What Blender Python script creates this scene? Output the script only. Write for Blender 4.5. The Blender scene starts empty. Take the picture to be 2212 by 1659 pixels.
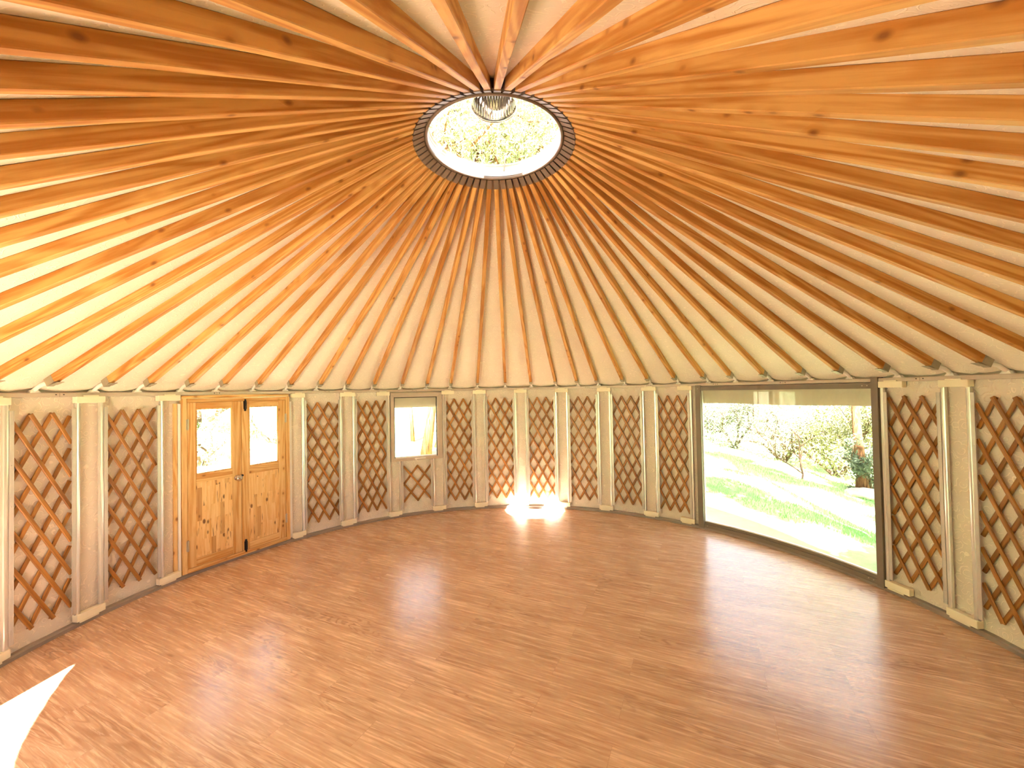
import bpy, bmesh, math, random
from math import sin, cos, tan, pi, radians, degrees, atan2, sqrt
from mathutils import Vector, Matrix, noise as mnoise

random.seed(7)
SC = bpy.context.scene
COL = SC.collection

# ------------------------------------------------------------------ camera
cam_d = bpy.data.cameras.new('camera')
cam = bpy.data.objects.new('camera', cam_d)
COL.objects.link(cam)
cam_d.sensor_fit = 'HORIZONTAL'
cam_d.sensor_width = 36.0
cam_d.lens = 869.2037 * 36.0 / 2212.0
cam_d.clip_start = 0.02
cam_d.clip_end = 300.0
_look = (Matrix.Rotation(-0.0335007, 4, 'Z') @ Matrix.Rotation(0.0176343, 4, 'X') @ Matrix.Rotation(0.0188897, 4, 'Y'))
_axes = Matrix(((1, 0, 0, 0), (0, 0, -1, 0), (0, 1, 0, 0), (0, 0, 0, 1)))
cam.matrix_world = Matrix.Translation((0.0, -2.8615, 1.8065)) @ _look @ _axes
SC.camera = cam

# ------------------------------------------------------------------ view, sky, sun
SC.view_settings.view_transform = 'Standard'
SC.view_settings.look = 'None'
SC.view_settings.gamma = 1.0
SC.view_settings.use_curve_mapping = False
SC.view_settings.exposure = 3.9
SC.cycles.max_bounces = 8
SC.cycles.diffuse_bounces = 6
SC.cycles.use_adaptive_sampling = True
SC.cycles.adaptive_threshold = 0.08
SC.cycles.adaptive_min_samples = 16
SC.cycles.glossy_bounces = 4
SC.cycles.transmission_bounces = 6
SC.cycles.transparent_max_bounces = 12
SC.cycles.sample_clamp_indirect = 6.0
SC.cycles.use_denoising = True

SUN_AZ, SUN_EL = 8.5, 45.6            # heading the light travels in (clockwise from +y) and the sun's height
wd = bpy.data.worlds.new('sky')
SC.world = wd
wd.use_nodes = True
nt = wd.node_tree
nt.nodes.clear()
_o = nt.nodes.new('ShaderNodeOutputWorld')
_b = nt.nodes.new('ShaderNodeBackground')
_s = nt.nodes.new('ShaderNodeTexSky')
_s.sky_type = 'NISHITA'
_s.sun_disc = False
_s.sun_elevation = radians(SUN_EL)
_s.sun_rotation = radians(SUN_AZ + 180.0)
_s.air_density = 1.0
_s.dust_density = 2.0
_m = nt.nodes.new('ShaderNodeMix')
_m.data_type = 'RGBA'
_m.inputs['Factor'].default_value = 0.75
_m.inputs['B'].default_value = (2.9, 2.9, 2.95, 1.0)
nt.links.new(_s.outputs['Color'], _m.inputs['A'])
nt.links.new(_m.outputs['Result'], _b.inputs['Color'])
_b.inputs['Strength'].default_value = 0.09
nt.links.new(_b.outputs['Background'], _o.inputs['Surface'])

_sd = bpy.data.lights.new('sun', 'SUN')
_sd.energy = 9.0
_sd.color = (1.0, 0.945, 0.955)
_sd.angle = radians(0.7)
_so = bpy.data.objects.new('sun', _sd)
COL.objects.link(_so)
_sv = Vector((sin(radians(SUN_AZ)) * cos(radians(SUN_EL)), cos(radians(SUN_AZ)) * cos(radians(SUN_EL)), -sin(radians(SUN_EL))))
_so.rotation_euler = _sv.to_track_quat('-Z', 'Y').to_euler()
_so.location = (-2, -12, 14)

# ------------------------------------------------------------------ measures of the yurt (metres)
R = 3.40                     # inner face of the rails
RC = 3.448                   # wall lining
Z_RAIL0, Z_RAIL1 = 1.829, 1.8613
NR = 59                      # rafters
CX, CY = 0.0035, -0.1755     # centre of the crown
PH = 0.864                   # bearing of the middle rafter
R_IN, Z_IN = 0.537, 3.441    # where a rafter leaves its crown bracket (underside)
R_LIP, Z_LIP = 0.460, 3.472
R_FT, Z_FT = 3.298, 1.900    # underside of a rafter near the wall
RW, RH = 0.037, 0.060        # rafter width, depth

# ------------------------------------------------------------------ helpers
def pt(az, r, z=0.0):
    a = radians(az)
    return Vector((r * sin(a), r * cos(a), z))

def lin(h):
    h = h.lstrip('#')
    v = [int(h[i:i + 2], 16) / 255.0 for i in (0, 2, 4)]
    return tuple((c / 12.92 if c <= 0.04045 else ((c + 0.055) / 1.055) ** 2.4) for c in v) + (1.0,)

def link_obj(name, me, mat=None, parent=None):
    o = bpy.data.objects.new(name, me)
    COL.objects.link(o)
    if mat is not None:
        me.materials.append(mat)
    if parent is not None:
        o.parent = parent
    return o

def from_bm(name, bm, mat=None, parent=None, smooth=False):
    bmesh.ops.recalc_face_normals(bm, faces=bm.faces)
    me = bpy.data.meshes.new(name)
    bm.to_mesh(me)
    bm.free()
    if smooth:
        me.polygons.foreach_set('use_smooth', [True] * len(me.polygons))
    return link_obj(name, me, mat, parent)

def raw(name, verts, faces, mat=None, parent=None, smooth=False):
    me = bpy.data.meshes.new(name)
    me.from_pydata([tuple(v) for v in verts], [], faces)
    me.update()
    if smooth:
        me.polygons.foreach_set('use_smooth', [True] * len(me.polygons))
    return link_obj(name, me, mat, parent)

def empty(name, loc=(0, 0, 0), rz=0.0, **props):
    o = bpy.data.objects.new(name, None)
    o.empty_display_size = 0.05
    COL.objects.link(o)
    o.location = loc
    o.rotation_euler = (0, 0, rz)
    return put(o, **props)

def put(o, **props):
    for k, v in props.items():
        o[k] = v
    return o

def box(bm, x0, x1, y0, y1, z0, z1, bev=0.0, mtx=None):
    vs = [bm.verts.new((x, y, z)) for x in (x0, x1) for y in (y0, y1) for z in (z0, z1)]
    q = [(0, 1, 3, 2), (4, 6, 7, 5), (0, 4, 5, 1), (2, 3, 7, 6), (0, 2, 6, 4), (1, 5, 7, 3)]
    fs = [bm.faces.new([vs[i] for i in f]) for f in q]
    if bev > 0:
        es = list({e for f in fs for e in f.edges})
        r = bmesh.ops.bevel(bm, geom=es, offset=bev, segments=2, affect='EDGES', profile=0.6)
        vs = list({v for f in r['faces'] for v in f.verts} | {v for v in vs if v.is_valid})
    if mtx is not None:
        allv = set()
        stack = [v for v in vs if v.is_valid]
        while stack:
            v = stack.pop()
            if v in allv:
                continue
            allv.add(v)
            stack.extend(e.other_vert(v) for e in v.link_edges)
        for v in allv:
            v.co = mtx @ v.co
    return bm

def box_obj(name, x0, x1, y0, y1, z0, z1, mat, parent=None, bev=0.002, mtx=None):
    return from_bm(name, box(bmesh.new(), x0, x1, y0, y1, z0, z1, bev, mtx), mat, parent)

def sweep(name, prof, path_pts, mat, parent=None, closed=False, smooth=False):
    """prof: (u, v) pairs; path_pts: list of (origin, u axis, v axis)"""
    n = len(prof)
    V, Fc = [], []
    for (o, u, v) in path_pts:
        for (a, b) in prof:
            V.append(Vector(o) + Vector(u) * a + Vector(v) * b)
    m = len(path_pts)
    for i in range(m if closed else m - 1):
        j = (i + 1) % m
        for k in range(n):
            l = (k + 1) % n
            Fc.append((i * n + k, i * n + l, j * n + l, j * n + k))
    if not closed:
        Fc.append(tuple(range(n - 1, -1, -1)))
        Fc.append(tuple((m - 1) * n + k for k in range(n)))
    bm = bmesh.new()
    bv = [bm.verts.new(p) for p in V]
    for f in Fc:
        bm.faces.new([bv[i] for i in f])
    return from_bm(name, bm, mat, parent, smooth)

def arc_path(a0, a1, n, cx=0.0, cy=0.0):
    out = []
    for i in range(n + 1):
        a = radians(a0 + (a1 - a0) * i / n)
        out.append((Vector((cx, cy, 0)), Vector((sin(a), cos(a), 0)), Vector((0, 0, 1))))
    return out

def ring(name, prof, mat, parent=None, n=118, cx=0.0, cy=0.0, smooth=False):
    p = arc_path(0, 360, n, cx, cy)[:-1]
    return sweep(name, prof, p, mat, parent, closed=True, smooth=smooth)

def tube(bm, pts, rad, seg=8, cap=True):
    pts = [Vector(p) for p in pts]
    rads = rad if isinstance(rad, (list, tuple)) else [rad] * len(pts)
    rings = []
    up = Vector((0.13, 0.31, 0.94)).normalized()
    for i, p in enumerate(pts):
        d = (pts[min(i + 1, len(pts) - 1)] - pts[max(i - 1, 0)]).normalized()
        s = d.cross(up)
        if s.length < 1e-3:
            s = d.cross(Vector((1, 0, 0)))
        s.normalize()
        t = d.cross(s)
        rings.append([bm.verts.new(p + (s * cos(2 * pi * k / seg) + t * sin(2 * pi * k / seg)) * rads[i]) for k in range(seg)])
    for a, b in zip(rings[:-1], rings[1:]):
        for k in range(seg):
            l = (k + 1) % seg
            bm.faces.new((a[k], a[l], b[l], b[k]))
    if cap:
        bm.faces.new(list(reversed(rings[0])))
        bm.faces.new(rings[-1])
    return bm

# ------------------------------------------------------------------ materials
class N:
    """tiny node-graph writer"""
    def __init__(self, name, rough=0.6, spec=0.4, metal=0.0):
        self.mat = bpy.data.materials.new(name)
        self.mat.use_nodes = True
        self.t = self.mat.node_tree
        self.bsdf = self.t.nodes['Principled BSDF']
        self.bsdf.inputs['Roughness'].default_value = rough
        self.bsdf.inputs['Specular IOR Level'].default_value = spec
        self.bsdf.inputs['Metallic'].default_value = metal
        self._co = None

    def n(self, typ, **kw):
        nd = self.t.nodes.new(typ)
        for k, v in kw.items():
            if hasattr(nd, k):
                setattr(nd, k, v)
            else:
                self.set(nd.inputs[k], v)
        return nd

    def set(self, sock, v):
        if isinstance(v, bpy.types.NodeSocket):
            self.t.links.new(v, sock)
        else:
            sock.default_value = v

    def coord(self, rnd=True):
        tc = self.n('ShaderNodeTexCoord')
        if not rnd:
            return tc.outputs['Object']
        oi = self.n('ShaderNodeObjectInfo')
        sc = self.n('ShaderNodeVectorMath', operation='SCALE')
        sc.inputs[0].default_value = (37.3, 11.7, 5.9)
        self.set(sc.inputs['Scale'], oi.outputs['Random'])
        ad = self.n('ShaderNodeVectorMath', operation='ADD')
        self.set(ad.inputs[0], tc.outputs['Object'])
        self.set(ad.inputs[1], sc.outputs[0])
        self.rand = oi.outputs['Random']
        return ad.outputs[0]

    def mapping(self, co, scale=(1, 1, 1), rot=(0, 0, 0), loc=(0, 0, 0)):
        m = self.n('ShaderNodeMapping')
        self.set(m.inputs['Vector'], co)
        m.inputs['Scale'].default_value = scale
        m.inputs['Rotation'].default_value = rot
        m.inputs['Location'].default_value = loc
        return m.outputs['Vector']

    def noise(self, co, scale=5.0, detail=3.0, rough=0.55, dist=0.0):
        x = self.n('ShaderNodeTexNoise')
        self.set(x.inputs['Vector'], co)
        x.inputs['Scale'].default_value = scale
        x.inputs['Detail'].default_value = detail
        x.inputs['Roughness'].default_value = rough
        x.inputs['Distortion'].default_value = dist
        return x.outputs['Fac']

    def math(self, op, a, b=0.0, c=None, clamp=False):
        x = self.n('ShaderNodeMath', operation=op, use_clamp=clamp)
        self.set(x.inputs[0], a)
        self.set(x.inputs[1], b)
        if c is not None:
            self.set(x.inputs[2], c)
        return x.outputs[0]

    def ramp(self, fac, stops):
        r = self.n('ShaderNodeValToRGB')
        self.set(r.inputs['Fac'], fac)
        e = r.color_ramp.elements
        while len(e) < len(stops):
            e.new(0.5)
        for i, (p, c) in enumerate(stops):
            e[i].position = p
            e[i].color = c if isinstance(c, tuple) else (c, c, c, 1)
        return r.outputs['Color']

    def mix(self, fac, a, b, mode='MIX'):
        m = self.n('ShaderNodeMix', data_type='RGBA', blend_type=mode)
        self.set(m.inputs['Factor'], fac)
        self.set(m.inputs['A'], a)
        self.set(m.inputs['B'], b)
        return m.outputs['Result']

    def bump(self, h, strength=0.3, dist=0.01):
        b = self.n('ShaderNodeBump')
        b.inputs['Strength'].default_value = strength
        b.inputs['Distance'].default_value = dist
        self.set(b.inputs['Height'], h)
        self.set(self.bsdf.inputs['Normal'], b.outputs['Normal'])

    def color(self, c):
        self.set(self.bsdf.inputs['Base Color'], c)
        return self

def plain(name, col, rough=0.5, spec=0.4, metal=0.0, vary=0.06, scale=9.0):
    m = N(name, rough, spec, metal)
    co = m.coord()
    f = m.noise(co, scale, 4)
    a = tuple(max(0.0, c * (1 - vary)) for c in col[:3]) + (1,)
    b = tuple(min(1.0, c * (1 + vary)) for c in col[:3]) + (1,)
    m.color(m.ramp(f, [(0.3, a), (0.7, b)]))
    return m.mat

def wood_mat(name, light, dark, knot, rough=0.55, axis='X', knots=True, spec=0.3, kscale=1.0, tone=0.35):
    m = N(name, rough, spec)
    co = m.coord()
    L = {'X': (1.0, 16.0, 16.0), 'Z': (16.0, 16.0, 1.0)}[axis]
    g1 = m.noise(m.mapping(co, tuple(2.2 * s for s in L)), 1.0, 5, 0.6, 0.4)
    g2 = m.noise(m.mapping(co, tuple(0.35 * s for s in L)), 1.0, 2, 0.5, 1.2)
    rings = m.math('SINE', m.math('MULTIPLY', g2, 46.0))
    f = m.math('ADD', m.math('MULTIPLY', g1, 0.75), m.math('MULTIPLY', rings, 0.13))
    col = m.ramp(f, [(0.22, dark), (0.52, light)])
    # each piece its own tone
    tn = m.ramp(m.math('FRACT', m.math('MULTIPLY', m.rand, 7.31)), [(0.0, (1.0 - tone * .55, 1.0 - tone * .75, 1.0 - tone, 1)), (1.0, (1.0, 1.0, 1.0, 1))])
    col = m.mix(1.0, col, tn, 'MULTIPLY')
    if knots:
        K = {'X': (8.0, 13.0, 13.0), 'Z': (13.0, 13.0, 8.0)}[axis]
        v = m.n('ShaderNodeTexVoronoi', feature='F1')
        wob = m.noise(co, 26.0, 2)
        m.set(v.inputs['Vector'], m.mapping(co, tuple(k * kscale for k in K)))
        v.inputs['Scale'].default_value = 1.0
        d = m.math('ADD', v.outputs['Distance'], m.math('MULTIPLY', wob, 0.07))
        halo = m.ramp(d, [(0.16, 1.0), (0.48, 0.0)])
        core = m.ramp(d, [(0.10, 1.0), (0.235, 0.0)])
        sel = m.math('GREATER_THAN', v.outputs['Color'], 0.56)
        col = m.mix(m.math('MULTIPLY', m.math('MULTIPLY', halo, sel), 0.7), col, dark)
        col = m.mix(m.math('MULTIPLY', m.math('MULTIPLY', core, sel), 0.75), col, knot)
    m.color(col)
    m.bump(g1, 0.12, 0.004)
    return m.mat

M = {}
M['pine'] = wood_mat('pine_rafter', lin('dcaa66'), lin('b87a36'), lin('6c3a18'))
M['slat'] = wood_mat('stained_slat', lin('ae7838'), lin('885823'), lin('5f2f12'), rough=0.42, knots=False, spec=0.45, tone=0.2)
M['door_board'] = wood_mat('door_board', lin('ecc88e'), lin('d39c58'), lin('6b3212'), axis='Z', rough=0.45, tone=0.25)
M['door_rail'] = wood_mat('door_rail', lin('eac488'), lin('cb9250'), lin('6b3212'), axis='X', rough=0.45, tone=0.25)
M['alu'] = plain('aluminium', lin('c9c2bb'), 0.38, 0.5, 0.35, 0.04)
M['tube'] = plain('polished_tube', lin('dcd8d2'), 0.22, 0.6, 0.55, 0.03)
M['rail'] = plain('rail_metal', lin('c4b4a6'), 0.42, 0.5, 0.2, 0.05)
M['base_rail'] = plain('base_rail_metal', lin('9a8d82'), 0.45, 0.5, 0.2, 0.06)
M['cream'] = plain('cream_plastic', lin('efe6cd'), 0.45, 0.4, 0, 0.03)
M['white'] = plain('white_plastic', lin('efeae4'), 0.45, 0.4, 0, 0.02)
M['cap'] = plain('grey_steel_cap', lin('a39a84'), 0.45, 0.5, 0.3, 0.08, 30)
M['taupe'] = plain('taupe_steel', lin('7b6656'), 0.5, 0.4, 0.1, 0.05)
M['winframe'] = plain('window_frame_metal', lin('bfae9f'), 0.42, 0.5, 0.15, 0.04)
M['bigframe'] = plain('taupe_frame', lin('7d7064'), 0.42, 0.45, 0.1, 0.05)
M['black'] = plain('black_metal', lin('2a2522'), 0.4, 0.5, 0.3, 0.1)
M['gasket'] = plain('dark_gasket', lin('4a4038'), 0.6, 0.3)
M['chrome'] = plain('polished_chrome', lin('c7bfb6'), 0.12, 0.6, 1.0, 0.02)
M['steel_tube'] = plain('vent_steel', lin('b8aca0'), 0.22, 0.6, 1.0, 0.12, 14)
M['hinge'] = plain('hinge_steel', lin('c9bfae'), 0.3, 0.5, 0.8, 0.04)
M['trunk'] = wood_mat('tree_bark', lin('7a5a40'), lin('4a3322'), lin('2c1e12'), axis='Z', rough=0.9, spec=0.1)
M['twig'] = plain('bare_twig', lin('5f4c3d'), 0.9, 0.1, 0, 0.2)
M['hose'] = plain('pale_hose', lin('d8d2c4'), 0.6, 0.3)
M['rock'] = plain('rock', lin('b8aca0'), 0.9, 0.1, 0, 0.25, 6)

def glass_mat():
    m = bpy.data.materials.new('clear_pane')
    m.use_nodes = True
    t = m.node_tree
    t.nodes.clear()
    out = t.nodes.new('ShaderNodeOutputMaterial')
    mx = t.nodes.new('ShaderNodeMixShader')
    tr = t.nodes.new('ShaderNodeBsdfTransparent')
    gl = t.nodes.new('ShaderNodeBsdfGlossy')
    lw = t.nodes.new('ShaderNodeLayerWeight')
    fp = t.nodes.new('ShaderNodeMath')
    fr = t.nodes.new('ShaderNodeMath')
    nz = t.nodes.new('ShaderNodeTexNoise')
    bp = t.nodes.new('ShaderNodeBump')
    nz.inputs['Scale'].default_value = 3.0
    bp.inputs['Strength'].default_value = 0.03
    t.links.new(nz.outputs['Fac'], bp.inputs['Height'])
    t.links.new(bp.outputs['Normal'], gl.inputs['Normal'])
    lw.inputs['Blend'].default_value = 0.5
    fp.operation = 'POWER'
    fp.inputs[1].default_value = 4.0
    fr.operation = 'MULTIPLY_ADD'
    fr.inputs[1].default_value = 0.6
    fr.inputs[2].default_value = 0.025
    t.links.new(lw.outputs['Facing'], fp.inputs[0])
    t.links.new(fp.outputs[0], fr.inputs[0])
    tr.inputs['Color'].default_value = (0.97, 0.98, 0.97, 1)
    gl.inputs['Roughness'].default_value = 0.03
    t.links.new(fr.outputs[0], mx.inputs[0])
    t.links.new(tr.outputs[0], mx.inputs[1])
    t.links.new(gl.outputs[0], mx.inputs[2])
    t.links.new(mx.outputs[0], out.inputs['Surface'])
    return m
M['glass'] = glass_mat()

def cloth_mat(name, base, scroll=0.5, transl=0.0):
    m = N(name, 0.85, 0.15)
    co = m.coord(False)
    # raised scrolls woven into the lining: arcs of rings around scattered centres
    wob = m.n('ShaderNodeTexNoise')
    m.set(wob.inputs['Vector'], co)
    wob.inputs['Scale'].default_value = 9.0
    add = m.n('ShaderNodeVectorMath', operation='MULTIPLY_ADD')
    m.set(add.inputs[0], wob.outputs['Color'])
    add.inputs[1].default_value = (0.05, 0.05, 0.05)
    m.set(add.inputs[2], co)
    v = m.n('ShaderNodeTexVoronoi', feature='F1')
    m.set(v.inputs['Vector'], add.outputs[0])
    v.inputs['Scale'].default_value = 15.0
    ringf = m.math('SINE', m.math('MULTIPLY', v.outputs['Distance'], 21.0))
    line = m.ramp(ringf, [(0.62, 0.0), (0.95, 1.0)])
    gate = m.ramp(m.noise(co, 21.0, 1), [(0.42, 0.0), (0.52, 1.0)])
    line = m.math('MULTIPLY', line, gate)
    weave = m.noise(co, 160.0, 2)
    blot = m.noise(co, 2.2, 3)
    hi = tuple(min(1, c * 1.14) for c in base[:3]) + (1,)
    lo = tuple(c * 0.88 for c in base[:3]) + (1,)
    base = tuple(c * 0.93 for c in base[:3]) + (1,)
    c0 = m.ramp(blot, [(0.3, lo), (0.7, base)])
    m.color(m.mix(m.math('MULTIPLY', line, scroll), c0, hi))
    h = m.math('ADD', m.math('MULTIPLY', line, 0.6), m.math('MULTIPLY', weave, 0.35))
    m.bump(h, 0.6, 0.004)
    if transl > 0:
        t = m.t
        out = [n for n in t.nodes if n.type == 'OUTPUT_MATERIAL'][0]
        tl = t.nodes.new('ShaderNodeBsdfTranslucent')
        tl.inputs['Color'].default_value = (base[0], base[1] * .92, base[2] * .78, 1)
        mx = t.nodes.new('ShaderNodeMixShader')
        mx.inputs[0].default_value = transl
        t.links.new(m.bsdf.outputs[0], mx.inputs[1])
        t.links.new(tl.outputs[0], mx.inputs[2])
        t.links.new(mx.outputs[0], out.inputs['Surface'])
    return m.mat
M['roof_cloth'] = cloth_mat('roof_lining', lin('f0e4d2'), 0.5)
M['wall_cloth'] = cloth_mat('wall_lining', lin('ebdfd0'), 0.8)
M['flap'] = plain('canvas_flap', lin('cfc3ae'), 0.85, 0.15, 0, 0.06, 5)

def floor_mat():
    m = N('plank_floor', 0.28, 1.0)
    co = m.coord(False)
    rot = radians(27.0)
    pc = m.mapping(co, (1, 1, 1), (0, 0, rot), (0.37, 0.11, 0))
    br = m.n('ShaderNodeTexBrick', offset=0.37, offset_frequency=2, squash=1.0)
    m.set(br.inputs['Vector'], pc)
    br.inputs['Color1'].default_value = (0, 0, 0, 1)
    br.inputs['Color2'].default_value = (1, 1, 1, 1)
    br.inputs['Mortar'].default_value = (0.5, 0.5, 0.5, 1)
    br.inputs['Scale'].default_value = 1.0
    br.inputs['Mortar Size'].default_value = 0.0012
    br.inputs['Mortar Smooth'].default_value = 0.2
    br.inputs['Brick Width'].default_value = 1.22
    br.inputs['Row Height'].default_value = 0.182
    off = m.n('ShaderNodeVectorMath', operation='MULTIPLY_ADD')
    m.set(off.inputs[0], br.outputs['Color'])
    off.inputs[1].default_value = (31.0, 17.0, 0.0)
    m.set(off.inputs[2], pc)
    p2 = off.outputs[0]
    fine = m.noise(m.mapping(p2, (3.0, 60.0, 1.0)), 1.0, 6, 0.65, 0.3)
    fig = m.noise(m.mapping(p2, (0.9, 8.5, 1.0)), 1.0, 2, 0.5, 0.9)
    cath = m.math('SINE', m.math('MULTIPLY', fig, 90.0))
    cg = m.ramp(m.noise(m.mapping(p2, (0.8, 4.0, 1.0), loc=(5, 3, 0)), 1.0, 1), [(0.45, 0.0), (0.65, 1.0)])
    fk = m.noise(m.mapping(p2, (2.3, 27.0, 1.0), loc=(9, 2, 0)), 1.0, 3, 0.6)
    fleck = m.ramp(fk, [(0.63, 0.0), (0.74, 1.0)])
    kv = m.n('ShaderNodeTexVoronoi', feature='F1')
    m.set(kv.inputs['Vector'], m.mapping(p2, (1.7, 5.2, 1.0)))
    kv.inputs['Scale'].default_value = 1.0
    knot = m.ramp(m.math('ADD', kv.outputs['Distance'], m.math('MULTIPLY', fine, 0.06)), [(0.05, 1.0), (0.12, 0.0)])
    base = m.ramp(m.math('ADD', m.math('MULTIPLY', fine, 0.8), m.math('MULTIPLY', fig, 0.25)), [(0.36, lin('bd916f')), (0.62, lin('e8c4a2'))])
    base = m.mix(m.math('MULTIPLY', m.math('MULTIPLY', m.math('MAXIMUM', cath, 0.0), cg), 0.5), base, lin('8a5630'))
    base = m.mix(m.math('MULTIPLY', fleck, 0.5), base, lin('7c4b2a'))
    base = m.mix(m.math('MULTIPLY', knot, 0.6), base, lin('7a4c2c'))
    tn = m.ramp(br.outputs['Color'], [(0.0, (0.88, 0.85, 0.82, 1)), (1.0, (1.0, 1.0, 1.0, 1))])
    base = m.mix(1.0, base, tn, 'MULTIPLY')
    base = m.mix(m.math('MULTIPLY', br.outputs['Fac'], 0.35), base, lin('7a4e2e'))
    m.color(base)
    rg = m.ramp(fine, [(0.3, 0.20), (0.7, 0.31)])
    m.set(m.bsdf.inputs['Roughness'], rg)
    m.bump(m.math('SUBTRACT', m.math('MULTIPLY', fine, 0.25), m.math('MULTIPLY', br.outputs['Fac'], 0.5)), 0.10, 0.003)
    return m.mat
M['floor'] = floor_mat()

def stave_mat():
    """finger-jointed pine panel: narrow upright staves of many tones"""
    m = N('stave_panel', 0.45, 0.35)
    tc = m.n('ShaderNodeTexCoord').outputs['Object']
    sp = m.n('ShaderNodeSeparateXYZ')
    m.set(sp.inputs[0], tc)
    cb = m.n('ShaderNodeCombineXYZ')
    m.set(cb.inputs[0], sp.outputs['Z'])
    m.set(cb.inputs[1], sp.outputs['X'])
    br = m.n('ShaderNodeTexBrick', offset=0.43, offset_frequency=2)
    m.set(br.inputs['Vector'], cb.outputs[0])
    br.inputs['Color1'].default_value = (0, 0, 0, 1)
    br.inputs['Color2'].default_value = (1, 1, 1, 1)
    br.inputs['Mortar'].default_value = (0.5, 0.5, 0.5, 1)
    br.inputs['Scale'].default_value = 1.0
    br.inputs['Mortar Size'].default_value = 0.0006
    br.inputs['Brick Width'].default_value = 0.34
    br.inputs['Row Height'].default_value = 0.042
    off = m.n('ShaderNodeVectorMath', operation='MULTIPLY_ADD')
    m.set(off.inputs[0], br.outputs['Color'])
    off.inputs[1].default_value = (13.0, 7.0, 29.0)
    m.set(off.inputs[2], tc)
    p2 = off.outputs[0]
    g = m.noise(m.mapping(p2, (34.0, 34.0, 2.4)), 1.0, 5, 0.6, 0.6)
    col = m.ramp(g, [(0.3, lin('dba560')), (0.6, lin('efcb92'))])
    tn = m.ramp(br.outputs['Color'], [(0.0, (0.62, 0.48, 0.36, 1)), (0.13, (0.9, 0.84, 0.78, 1)), (0.3, (1, 1, 1, 1)), (1.0, (1.0, 0.97, 0.92, 1))])
    col = m.mix(1.0, col, tn, 'MULTIPLY')
    streak = m.ramp(m.noise(m.mapping(p2, (60.0, 60.0, 5.0), loc=(3, 1, 7)), 1.0, 2), [(0.61, 0.0), (0.69, 1.0)])
    col = m.mix(m.math('MULTIPLY', streak, 0.7), col, lin('6b3413'))
    v = m.n('ShaderNodeTexVoronoi', feature='F1')
    m.set(v.inputs['Vector'], m.mapping(p2, (13.0, 13.0, 7.0)))
    v.inputs['Scale'].default_value = 1.0
    kn = m.ramp(v.outputs['Distance'], [(0.13, 1.0), (0.22, 0.0)])
    col = m.mix(m.math('MULTIPLY', kn, 0.85), col, lin('5a2a10'))
    m.color(col)
    return m.mat
M['staves'] = stave_mat()

def leaf_mat(name, a, b):
    m = N(name, 0.6, 0.25)
    co = m.coord(False)
    m.color(m.ramp(m.noise(co, 7.0, 3), [(0.35, a), (0.65, b)]))
    t = m.t
    out = [n for n in t.nodes if n.type == 'OUTPUT_MATERIAL'][0]
    tl = t.nodes.new('ShaderNodeBsdfTranslucent')
    tl.inputs['Color'].default_value = b
    mx = t.nodes.new('ShaderNodeMixShader')
    mx.inputs[0].default_value = 0.3
    t.links.new(m.bsdf.outputs[0], mx.inputs[1])
    t.links.new(tl.outputs[0], mx.inputs[2])
    t.links.new(mx.outputs[0], out.inputs['Surface'])
    return m.mat
M['leaf_grey'] = leaf_mat('grey_green_leaves', lin('5f6050'), lin('8a8a74'))
M['leaf_olive'] = leaf_mat('olive_leaves', lin('62643e'), lin('8f8c60'))
M['leaf_dark'] = leaf_mat('dark_leaves', lin('3e4638'), lin('626b54'))
M['leaf_pale'] = leaf_mat('pale_gum_leaves', lin('6f7252'), lin('a09e7c'))
M['leaf_weed'] = leaf_mat('pale_weeds', lin('8ba468'), lin('b6c294'))
M['blade'] = leaf_mat('grass_blades', lin('7bb05c'), lin('a4cc82'))

def lawn_mat():
    m = N('lawn', 0.9, 0.1)
    co = m.coord(False)
    c1 = m.ramp(m.noise(co, 14.0, 5, 0.7), [(0.3, lin('74a65a')), (0.7, lin('9cc47c'))])
    dry = m.ramp(m.noise(co, 0.55, 4, 0.6), [(0.38, 0.0), (0.56, 1.0)])
    c2 = m.mix(m.math('MULTIPLY', dry, 0.55), c1, lin('cfc3a0'))
    # pale earth round the wall foot, put in to cut the lawn's green bounce
    ln = m.n('ShaderNodeVectorMath', operation='LENGTH')
    m.set(ln.inputs[0], co)
    edge = m.math('ADD', ln.outputs['Value'], m.math('MULTIPLY', m.noise(co, 0.9, 4), 1.6))
    sx = m.n('ShaderNodeSeparateXYZ')
    m.set(sx.inputs[0], co)
    edge = m.math('ADD', edge, m.math('MULTIPLY', m.math('SUBTRACT', sx.outputs['X'], sx.outputs['Y']), 0.3))
    c2 = m.mix(m.ramp(m.math('MULTIPLY', edge, 0.1), [(0.50, 1.0), (0.585, 0.0)]), c2, lin('c9b8a6'))
    m.color(c2)
    m.bump(m.noise(co, 40.0, 3), 0.5, 0.02)
    return m.mat
M['lawn'] = lawn_mat()

exec_after = []
# ------------------------------------------------------------------ openings in the wall (bearings, degrees)
DOOR = (-68.35, -49.45)
WIN1 = (-27.5, -14.65)
WIN2 = (48.4, 80.2)
WIN3 = (-143.5, -111.7)

# ------------------------------------------------------------------ floor, wall lining
def make_floor():
    n = 120
    V = [(0, 0, 0)] + [tuple(pt(360 * i / n, 3.47)) for i in range(n)]
    V += [tuple(pt(360 * i / n, 3.47, -0.12)) for i in range(n)]
    Fc = [(0, 1 + (i + 1) % n, 1 + i) for i in range(n)]
    Fc += [(1 + i, 1 + (i + 1) % n, 1 + n + (i + 1) % n, 1 + n + i) for i in range(n)]
    put(raw('floor', V, Fc, M['floor']), kind='structure')
make_floor()

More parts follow.
